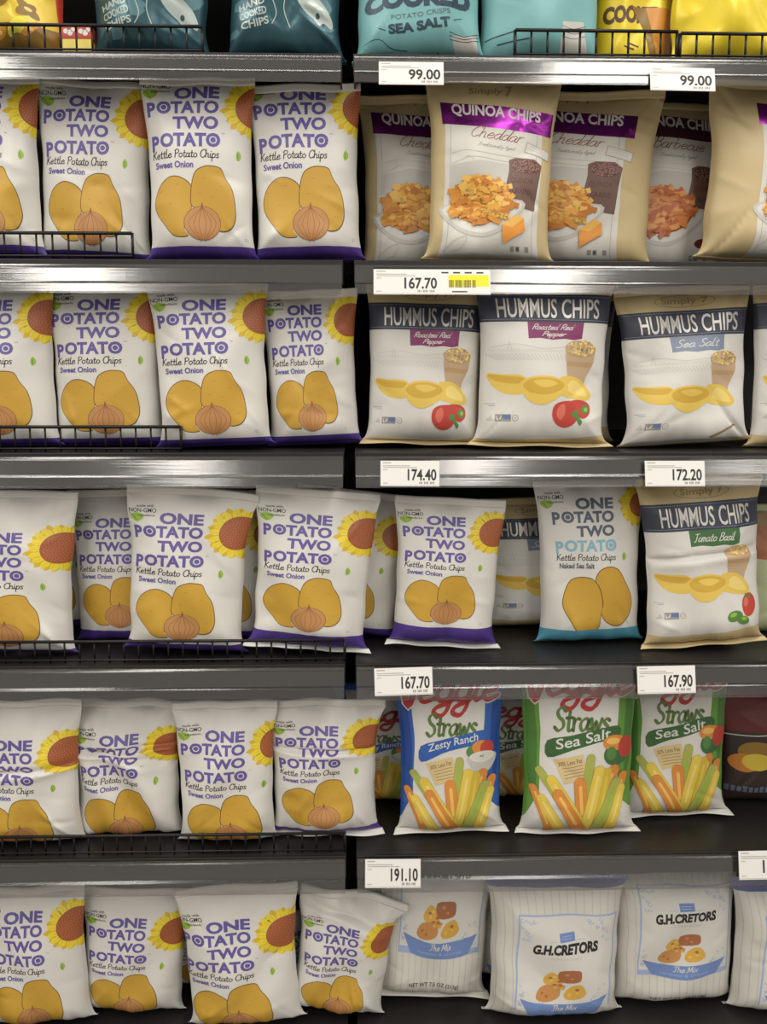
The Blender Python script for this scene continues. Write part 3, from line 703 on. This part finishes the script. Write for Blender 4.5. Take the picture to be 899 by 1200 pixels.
def fruit_art():
    D = Design(150, 240, 'bananas', bottom='bagbrown'); r = random.Random(6)
    D.poly(rect(-1, 205, 151, 241), 'bananadk')
    for k in range(16):
        x, y = r.uniform(0, 150), r.uniform(150, 236)
        D.poly(ell(x, y, r.uniform(8, 18), r.uniform(5, 9), 14, r.uniform(-.8, .8)), r.choice(['bananas', 'chip2', 'lemon', 'green', 'bananadk']))
        if k % 2: D.poly(ell(x, y, 5, 2.5, 10, .4), 'scoop3')
    D.poly([(143, 150), (150, 140), (150, 200), (146, 190)], 'boxred')
    return D
FR = fruit_art()
def darkred_art():
    D = Design(140, 220, 'darkbag')
    D.poly(rect(-1, -1, 141, 78), 'darkred'); D.stroke([smooth_line([(0, 84), (40, 84), (90, 74), (140, 60)], 5)], 2, 'ltgrey'); D.poly([(95, -1), (141, -1), (141, 60), (115, 40)], 'vred')
    for (x, y, rx, ry, c) in ((45, 118, 28, 22, 'bananadk'), (26, 138, 20, 18, 'chip4'), (42, 136, 20, 17, 'st4'), (80, 140, 22, 22, 'bananadk'), (70, 165, 8, 12, 'leaf')): D.poly(ell(x, y, rx, ry, 20, .3), c)
    D.polys([rect(4+k*7, 184+(k % 3), 9+k*7, 196) for k in range(13)], 'slate')
    return D
DR = darkred_art()
def pale_art():
    D = Design(140, 220, 'palegreen')
    D.poly(rect(-1, -1, 141, 70), 'tandk'); D.poly(ell(30, 55, 34, 30, 20), 'caramel')
    D.poly(ell(75, 150, 10, 7, 16), 'cyan2'); D.text('SIMPLE', 70, 120, 120, 130, 'slate', .02); D.stroke([smooth_line([(48, 80), (40, 100), (34, 125)], 4)], 1.5, 'offwhite')
    return D
PG = pale_art()

# ------------------------------------------------------------------ shelving (large structure)
m = MB(); m.box(-3, 3, -3.6, .6, -.05, 0); o = m.build('floor', 'floor_tile'); o['kind'] = 'structure'
m = MB(); m.box(-1.0, 1.0, .43, .46, 0, 2.25); o = m.build('wall_back', 'panel_dark'); o['kind'] = 'structure'
m = MB()
JX = -.0195
for s in (-1, 1): m.box(JX+s*.012-.0015, JX+s*.012+.0015, .385, .43, 0, 2.25)
z = .02
m.box(JX-.012, JX+.012, .388, .391, 0, .02)
while z < 2.2:
    m.box(JX-.012, JX-.004, .388, .391, z, z+.03); m.box(JX+.004, JX+.012, .388, .391, z, z+.03); m.box(JX-.012, JX+.012, .388, .391, z+.03, z+.05); z += .05
o = m.build('shelf_upright', 'steel_black'); tag(o, 'black slotted steel upright in the gap between the two bays of shelves', 'upright')

ZT = [1.7850, 1.5043, 1.2330, .9165, .6110, .288]      # top edge of the price channel
CH = [.039, .042, .046, .048, .049, .049]
LIP = [.004, .007, .005, .004, .004, .004]
DECK = [a+b for a, b in zip(ZT, LIP)]
TILT = .06
def deck_z(k, Y): return DECK[k]+TILT*max(Y, 0)
BAYS = {'left': (-.93, -.0272), 'right': (-.0115, .90)}
LEVEL = ['top', 'second', 'third', 'fourth', 'fifth', 'bottom']
m = MB(); m.prism_x([(0, 2.09), (.40, 2.09), (.40, 2.083), (.003, 2.083), (.003, 2.05), (0, 2.05)], -.93, .90); o = m.build('added_shade_shelf', 'steel_dark'); tag(o, 'plain dark steel shelf added out of view to shade the top shelf', 'shelf')  # unseen shelf added above to keep ceiling light off the top row
for k in range(6):
    for bay, (x0, x1) in BAYS.items():
        t = empty('shelf', ((x0+x1)/2, 0, DECK[k])); hx = (x1-x0)/2
        tag(t, f'dark steel shelf with a clear price channel, {LEVEL[k]} shelf of the {bay} bay', 'shelf', 'shelves of the two bays')
        g = MB(); d = .40
        g.prism_x([(.0, 0), (d, TILT*d), (d, TILT*d-.004), (.002, -.004)], -hx, hx)
        for sx in (-1, 1):
            xs = sx*(hx-.002); g.prism_x([(.004, -.004), (d, TILT*d-.004), (d, TILT*d-.05), (.004, -.026)], xs-.0015, xs+.0015)
        g.build('deck', 'deck_dark', t)
        g = MB(); zl = -LIP[k]-CH[k]*.62
        g.prism_x([(-.003, -.0005), (0, 0), (.0018, -.003), (.0018, zl), (-.003, zl)], -hx, hx); g.build('front_lip', 'steel_dark', t, .0008)
        g = MB(); zt = -LIP[k]; c = CH[k]
        prof = [(-.0036, zt), (-.0065, zt-.001), (-.0075, zt-.0035), (-.0062, zt-.006), (-.0062-.21*(c*.58-.006), zt-c*.58), (-.0158, zt-c*.6), (-.0165, zt-c*.64), (-.0138, zt-c*.67), (-.0138-.21*c*.26, zt-c*.93), (-.0185, zt-c*.95), (-.0185, zt-c*.99), (-.0160, zt-c)]
        back = [(-.0148, zt-c*.99), (-.0122, zt-c*.66), (-.0046-.21*(c*.58-.006), zt-c*.58), (-.0046, zt-.006), (-.0036, zt-.004)]
        g.prism_x(prof+back, -hx+.0015, hx-.0015)
        ch = g.build('price_channel', 'clear_channel', t)
m = MB(); m.box(-.93, .90, .02, .42, 0, .10); o = m.build('base_plinth', 'steel_dark', None, .002); tag(o, 'dark steel base plinth of the shelving at the floor', 'plinth')

# ------------------------------------------------------------------ wire guards at the shelf fronts
def fence(k, px0, px1, label, h=.036, dz=0, sp=.0222):
    yv = .0075
    xa, xb = at(px0, 500, yv)[0], at(px1, 500, yv)[0]
    # the ends follow the perspective of their own shelf
    py = {0: 50, 1: 292, 2: 520, 3: 765, 4: 990, 5: 1195}[k]
    xa, xb = at(px0, py, yv)[0], at(px1, py, yv)[0]
    t = empty('wire_guard', (xa, yv, deck_z(k, yv)+.0006+dz)); tag(t, label, 'wire guard', 'black wire guards along the shelf fronts'); L = xb-xa
    for z, r in ((h, .0025), (.0045, .0016)):
        g = MB(); g.tube((0, 0, z), (L, 0, z), r); g.build('rail', 'wire_black', t, smooth=True)
    n = max(1, round(L/sp))
    for i in range(n+1):
        x = L*i/n; g = MB(); g.tube((x, .0026, 0), (x, .0026, h+.001), (.0016 if 0 < i < n else .0023), 6); g.build('wire', 'wire_black', t, smooth=True)
    return t
fence(0, -60, 237, 'black wire guard in front of the dark teal bag and yellow fruit bag, top left')
fence(1, -90, 155, 'black wire guard across the two leftmost chip bags on the second shelf')
fence(2, -90, 212, 'black wire guard across the leftmost chip bags on the third shelf')
fence(3, -100, 404, 'long black wire guard along the fourth shelf of the left bay', .033)
fence(4, -100, 404, 'long black wire guard along the fifth shelf of the left bay', .031)
fence(5, -100, 118, 'black wire guard at the bottom left in front of two chip bags', .031)
fence(0, 604, 794, 'black wire guard in front of the second cyan crisp bag, top right', .036)
fence(0, 798, 990, 'black wire guard in front of the yellow bags at the top right corner', .034)

# ------------------------------------------------------------------ price labels in the channels
def price(k, px0, px1, py0, py1, s, label, tx=(.46, .95), ext=None, rot=0, clip=None):
    Y = -.0185; cx, cy = (px0+px1)/2, (py0+py1)/2
    p = at(cx, cy, Y); w = at(px1, cy, Y)[0]-at(px0, cy, Y)[0]; h = at(cx, py0, Y)[2]-at(cx, py1, Y)[2]
    tl = math.atan2(.009, CH[k]); V = []; Fc = []; mi = []
    def add(vs, fs, mt, lay):
        n = len(V)
        V.extend([(x-w/2, -.0004-.00012*lay, h/2-y) for x, y in vs]); Fc.extend([tuple(n+q for q in f) for f in fs]); mi.extend([mt]*len(fs))
    # card with a thickness
    b = MB(); b.box(-w/2, w/2, -.0004, .0, -h/2, h/2); V += b.v; Fc += b.f; mi += [0]*6
    W0 = w if not ext else ext[0]*w
    v, f, sz = text_flat(s, .026); x0, x1 = tx[0]*W0, tx[1]*W0
    add([(x0+a/sz[0]*(x1-x0), h*.78-bq/sz[1]*h*.46) for a, bq in v], f, 1, 1)
    for (xa, xb, ya, yb) in ((.04, .18, .06, .10), (.04, .5, .18, .21), (.05, .62, .245, .275), (.04, .12, .34, .37), (.04, .12, .86, .89)):
        add(rect(xa*W0, ya*h, xb*W0, yb*h), [(0, 3, 2, 1)], 2, 1)
    for q in range(14):
        if q % 5 != 3: xx = (.66+.02*q)*W0; add(rect(xx, .82*h, xx+.009*W0, .91*h), [(0, 3, 2, 1)], 1, 1)
    add(rect(.0, .955*h, w, .97*h), [(0, 3, 2, 1)], 2, 1)
    if ext:
        a = ext[0]+.07
        add(rect(a*w, .22*h, w*.985, .68*h), [(0, 3, 2, 1)], 3, 1)
        for q in range(22):
            if q % 7 != 4: xx = w*(a+.005+.0105*q); add(rect(xx, .42*h, xx+w*.006, .72*h), [(0, 3, 2, 1)], 1, 2)
        for q in range(4): add(rect(w*(ext[0]+.01+q*.1), .10*h, w*(ext[0]+.07+q*.1), .16*h), [(0, 3, 2, 1)], 1, 1)
        add(rect(w*(a+.03), .86*h, w*(a+.16), .91*h), [(0, 3, 2, 1)], 1, 1)
    o = link_mesh('price_label', V, Fc, ['paper', 'tagink', 'taggrey', 'tagyellow'], None, mi)
    o.location = p; o.rotation_euler = (-tl, math.radians(rot), 0)
    tag(o, label, 'price tag', 'price labels in the shelf edge channels')
price(0, 444, 520, 71, 101, '99.00', 'white price label reading 99.00 under the cyan bag, nearer the middle post')
price(0, 762, 838, 78, 108, '99.00', 'white price label reading 99.00 under the yellow bags at the top right', rot=.6)
price(1, 438, 575, 315, 346, '167.70', 'wide price label reading 167.70 with a yellow block, under the quinoa bags', ext=(.57,))
price(2, 446, 515, 540, 570, '174.40', 'white price label reading 174.40 under the red pepper hummus bag', rot=.3)
price(2, 756, 826, 540, 570, '172.20', 'white price label reading 172.20 under the sea salt hummus bag')
price(3, 439, 507, 783, 814, '167.70', 'tilted white price label reading 167.70 above the blue straw bag', rot=-1.5)
price(3, 747, 815, 781, 812, '167.90', 'white price label reading 167.90 below the tomato hummus bag', rot=-.8)
price(4, 428, 493, 1008, 1039, '191.10', 'white price label reading 191.10 above the leftmost popcorn bag', rot=.5)
price(4, 866, 934, 998, 1029, '132.40', 'white price label cut off by the right edge, above the bottom shelf', rot=-.5, tx=(.41, .95))

# ------------------------------------------------------------------ the bags
def put(name, cat, group, D, k, xl, xr, ytop, Y, label, T=.062, ymid=None, pinch=.115, W=None, **kw):
    ym = {0: 20, 1: 205, 2: 435, 3: 670, 4: 900, 5: 1115}[k] if ymid is None else ymid
    yf = Y-T*.3; cx = (xl+xr)/2
    x = at(cx, ym, yf)[0]; w = W or (at(xr, ym, yf)[0]-at(xl, ym, yf)[0])/(1-pinch*.95)
    roll = kw.get('roll', 0); zb = deck_z(k, Y+.012)+.0006+abs(math.sin(math.radians(roll)))*w*.42
    H = at(cx, ytop, Y)[2]-zb
    if k:                                             # the bag has to fit under the shelf above: the rest of its top is folded away
        Hm = DECK[k-1]-.008-zb
        if H > Hm:
            y0, y1 = kw.get('win') or (0, D.ch); kw['win'] = (y0+(y1-y0)*(H-Hm)/H, y1); H = Hm
    X = x-math.tan(math.radians(roll))*(at(cx, ym, yf)[2]-zb)
    return make_bag(name, label, cat, group, D, w, H, T, (X, Y, zb), pinch=pinch, **kw)
SEED = [100]
def op(k, xl, xr, ytop, Y, label, D=OP, **kw):
    SEED[0] += 1
    kw.setdefault('seed', SEED[0])
    return put('potato_chip_bag', 'chip bag', f'white potato chip bags on the {LEVEL[k]} shelf', D, k, xl, xr, ytop, Y, label, **kw)

# second shelf, left bay
op(1, -78, 40, 88, .048, 'white potato chip bag cut off by the left edge on the second shelf', xwin=(2, 121), win=(34, 241), roll=-1)
op(1, 46, 171, 92, .066, 'white potato chip bag second from left on the second shelf', win=(26, 236), roll=2, crush=1.5, yaw=3)
op(1, 172, 293, 90, .046, 'white potato chip bag third from left on second shelf, right of wire guard', xwin=(2, 121), win=(36, 241), roll=-.5)
op(1, 298, 419, 98, .056, 'white potato chip bag beside the middle post on the second shelf', xwin=(2, 121), win=(43, 241), roll=-1.5)
# third shelf, left bay
op(2, -66, 58, 324, .048, 'white potato chip bag cut off by the left edge on the third shelf', xwin=(2, 126), win=(17, 238), roll=-1)
op(2, 60, 184, 324, .062, 'white potato chip bag second from left on the third shelf behind the wire guard', xwin=(2, 126), win=(18, 238), roll=-1)
op(2, 182, 310, 325, .038, 'white potato chip bag third from left on the third shelf, sunflower at its top right', xwin=(1, 127), win=(19, 238), roll=-2)
op(2, 313, 416, 340, .062, 'shaded white potato chip bag set back beside the middle post on the third shelf', win=(29, 241), roll=-2.5)
# fourth shelf, left bay
op(3, 28, 92, 577, .168, 'potato chip bag mostly hidden behind the left-edge bag on the fourth shelf', W=.16, roll=-1)
op(3, 86, 196, 573, .105, 'potato chip bag set back behind the front bag, fourth shelf, second group from the left', win=(4, 250), roll=-1)
op(3, 205, 322, 573, .112, 'potato chip bag peeping out right of the front bag on the fourth shelf, sunflower showing', win=(4, 245), roll=2)
op(3, 345, 470, 573, .112, 'potato chip bag leaning right behind the tilted bag beside the middle post', roll=7, win=(4, 245))
op(3, -64, 80, 574, .046, 'large potato chip bag cut off by the left edge on the fourth shelf', win=(-14, 236), roll=1.5, crush=1.3)
op(3, 150, 284, 571, .044, 'potato chip bag standing in front at the middle of the fourth shelf, left bay', win=(13, 242), roll=3, ear=.009, crush=1.2)
op(3, 300, 432, 573, .044, 'potato chip bag tilted right with a white foot flap beside the middle post', roll=4.5, win=(12, 252), seal='flare', flare_mat='white', crush=1.2)
# fifth shelf, left bay
op(4, -42, 87, 820, .046, 'crumpled potato chip bag cut off by the left edge on the fifth shelf', win=(-6, 216), roll=-.5, crush=1.6, folds=((.56, .008, .03, .05),))
op(4, 86, 206, 820, .066, 'potato chip bag with a deep crease through its lettering, fifth shelf, second from left', win=(0, 218), roll=-.5, crush=1.7, ear=.008, folds=((.70, .008, .025, .04), (.62, .006, .03, -.1)))
op(4, 208, 318, 822, .044, 'smooth potato chip bag third from left on the fifth shelf', xwin=(1, 118), win=(9, 218), roll=-.5)
op(4, 319, 440, 819, .058, 'potato chip bag with squeezed lettering beside the middle post, fifth shelf', win=(8, 241), roll=-.5, crush=1.3, ear=.006, folds=((.68, .008, .024, -.02),), seal='flare', flare_mat='white')
# bottom shelf, left bay
op(5, -24, 95, 1040, .060, 'potato chip bag at the left edge of the bottom shelf', win=(18, 222), roll=-3)
op(5, 97, 212, 1041, .084, 'potato chip bag second from left on the bottom shelf, sunflower at its right edge', win=(4, 222), roll=3)
op(5, 216, 345, 1037, .050, 'potato chip bag third from left on the bottom shelf with its large sunflower facing out', xwin=(8, 134), win=(2, 216), roll=-3.5, crush=1.2)
op(5, 350, 456, 1044, .068, 'potato chip bag tilted right with a bent top corner, bottom shelf beside the middle post', win=(-18, 226), roll=7, ear=.016, crush=1.7, folds=((.86, .008, .04, -.12),))
op(5, 192, 286, 1062, .150, 'grey-lettered chip bag hidden behind the bottom shelf bags, lettering peeping out at left', D=OPB, roll=0)
op(5, 304, 396, 1066, .150, 'shaded grey-lettered chip bag deep behind the gap left of the bent-corner bag', D=OPB, roll=0)

# top shelf
def other(name, cat, group, *a, **kw):
    SEED[0] += 1; kw.setdefault('seed', SEED[0])
    return put(name, cat, group, *a, **kw)
other('fruit_snack_bag', 'snack bag', None, FR, 0, -55, 68, -150, .056, 'glossy yellow snack bag with fruit pictures at the top left corner', T=.07, crush=1.6)
other('crisp_bag', 'crisp bag', 'teal crisp bags on the top shelf', T1, 0, 108, 240, -150, .05, 'dark teal crisp bag behind the wire guard, top left', T=.07, crush=1.6)
other('crisp_bag', 'crisp bag', 'teal crisp bags on the top shelf', T2, 0, 268, 398, -150, .045, 'dark teal crisp bag without a wire guard, beside the middle post', T=.07, crush=1.8)
other('crisp_bag', 'crisp bag', 'cyan crisp bags on the top shelf', CR, 0, 420, 563, -150, .045, 'cyan crisp bag with dark sea salt lettering, top shelf beside the middle post', T=.07, win=(0, 230), roll=-2)
other('crisp_bag', 'crisp bag', 'cyan crisp bags on the top shelf', CP, 0, 566, 704, -150, .06, 'cyan crisp bag behind the wire guard, left of the yellow bags', T=.07, win=(0, 230))
other('crisp_bag', 'crisp bag', 'yellow crisp bags on the top shelf', YB, 0, 700, 792, -115, .105, 'yellow crisp bag with brown print behind the wire guard, right of the cyan bags', T=.06)
other('crisp_bag', 'crisp bag', 'yellow crisp bags on the top shelf', YP, 0, 792, 925, -150, .062, 'plain bright yellow crumpled bag at the top right corner', T=.06, crush=2, roll=-3)
# second shelf, right bay
q = lambda *a, **kw: other('quinoa_chip_bag', 'chip bag', 'quinoa chip bags on the second shelf', *a, **kw)
q(QC, 1, 428, 560, 96, .135, 'shaded quinoa chip bag beside the middle post, behind the front quinoa bag', T=.06)
q(QB, 1, 722, 864, 96, .150, 'shaded barbecue quinoa chip bag with a dark band and a bowl of sauce', T=.06)
q(QR, 1, 600, 764, 92, .112, 'cheddar quinoa chip bag turned away, third from the middle post', T=.06, yaw=-10, roll=2)
q(QC, 1, 506, 648, 86, .046, 'bright cheddar quinoa chip bag standing in front, magenta band fully visible', T=.058, roll=1, crush=1.1)
q(QL, 1, 838, 1020, 90, .064, 'tan quinoa chip bag cut off by the right edge of the photo', T=.08, roll=2.5, crush=1.3)
# third shelf, right bay
h = lambda *a, **kw: other('hummus_chip_bag', 'chip bag', f'hummus chip bags on the {LEVEL[a[1]]} shelf', *a, **kw)
h(HR, 2, 590, 718, 324, .125, 'hummus chip bag almost hidden behind the second red pepper bag', T=.06)
h(HR, 2, 434, 564, 326, .064, 'red pepper hummus chip bag beside the middle post', roll=1.5, seal='flare', flare_mat='tan', win=(0, 207))
h(HR, 2, 564, 712, 318, .038, 'red pepper hummus chip bag overhanging the shelf edge, right of a similar bag', roll=.8, seal='flare', flare_mat='tan', win=(5, 212))
h(HS, 2, 736, 878, 334, .046, 'sea salt hummus chip bag with a blue-grey flavour panel', roll=-3.5, crush=1.4, win=(0, 205))
h(HS, 2, 890, 1020, 326, .05, 'hummus chip bag at the right edge of the third shelf, only a sliver showing')
# fourth shelf, right bay
op(3, 452, 560, 590, .16, 'greyish chip bag deep in the shelf behind the purple-lettered bag right of the post', D=OPB)
op(3, 466, 584, 583, .060, 'purple-lettered chip bag with a purple foot band, first right of the middle post', roll=3, seal='flare', flare_mat='white', win=(20, 262))
h(HS, 3, 574, 700, 582, .165, 'shaded hummus chip bag in the gap between the two white potato chip bags', T=.06, roll=-2)
op(3, 636, 752, 562, .085, 'white potato chip bag with grey and light blue lettering and a blue foot band', D=OPB, roll=-1.2, win=(24, 250))
other('snack_pouch', 'snack bag', None, PG, 3, 866, 990, 590, .13, 'pale green snack pouch at the right edge behind the tomato hummus bag', T=.05)
h(HT, 3, 762, 893, 556, .052, 'tomato basil hummus chip bag with a green flavour panel', roll=-4, seal='flare', flare_mat='tan', crush=1.4, folds=((.56, .008, .03, .03),))
# fifth shelf, right bay
v = lambda *a, **kw: other('veggie_straw_bag', 'snack bag', 'veggie straw bags on the fifth shelf', *a, **kw)
v(VZ, 4, 392, 498, 800, .17, 'shaded blue straw bag behind the last potato chip bag by the post', W=.155)
v(VS, 4, 552, 660, 795, .175, 'shaded green straw bag in the gap between the blue and green front bags', W=.155)
v(VZ, 4, 470, 588, 778, .062, 'blue zesty ranch straw bag right of the middle post', seal='flare', flare_mat='white', roll=-1, win=(22, 211))
v(VS, 4, 735, 852, 766, .105, 'green sea salt straw bag set back, beside the dark red bag', seal='flare', flare_mat='white', roll=-1, win=(22, 211))
v(VS, 4, 616, 744, 768, .056, 'green sea salt straw bag standing in front', seal='flare', flare_mat='white', roll=-.5, win=(22, 211))
other('snack_pouch', 'snack bag', None, DR, 4, 848, 970, 800, .15, 'dark red and brown snack bag at the right edge of the fifth shelf', T=.05)
# bottom shelf, right bay
p = lambda *a, **kw: other('popcorn_bag', 'popcorn bag', 'white popcorn bags on the bottom shelf', *a, **kw)
p(GC, 5, 545, 660, 1030, .16, 'white popcorn bag hidden behind the two left popcorn bags', square=.4)
p(GX, 5, 446, 570, 1012, .105, 'popcorn bag left of the others with its net weight showing at the foot', square=.3, roll=3, win=(76, 223), seal='flare')
p(GC, 5, 578, 728, 1022, .066, 'popcorn bag with black lettering in the middle of the bottom shelf, blue top strip', square=.6, roll=.5, T=.08, win=(3, 178))
p(GX, 5, 722, 862, 1014, .096, 'popcorn bag with black lettering and bare striped foot, right of the blue-topped one', square=.6, roll=-.5, T=.08, win=(24, 220))
p(GC, 5, 868, 1000, 1024, .07, 'popcorn bag cut off by the right edge of the bottom shelf', square=.6, T=.08)

# two small snack boxes on the top shelf
for i, (xa, xb) in enumerate(((73, 89), (90.5, 107))):
    Y = .03; x0, x1 = at(xa, 50, Y)[0], at(xb, 50, Y)[0]; w = x1-x0; zb = deck_z(0, Y)
    t = empty('snack_box', ((x0+x1)/2, Y, zb+.0005)); tag(t, ('small red and yellow snack box touching the yellow fruit bag', 'small red and yellow snack box next to the dark teal bag')[i], 'snack box', 'small boxes on the top shelf')
    g = MB(); g.box(-w/2, w/2, 0, .03, 0, .042); g.build('carton', 'boxyel', t, .0006)
    g = MB(); g.box(-w/2-.0004, w/2+.0004, -.0004, .0304, .026, .0445); lid = g.build('lid', 'boxred', t, .0006)
    V = []; Fc = []
    for (cx, cz, r) in ((-.004, .036, .0035), (.002, .034, .004), (.006, .038, .003)):
        n = len(V); V += [(cx+r*math.cos(a), -.0007, cz+r*math.sin(a)) for a in np.linspace(0, 2*PI, 12, endpoint=False)]; Fc.append(tuple(range(n, n+12)))
    link_mesh('printed_flower', V, Fc, 'white', lid)
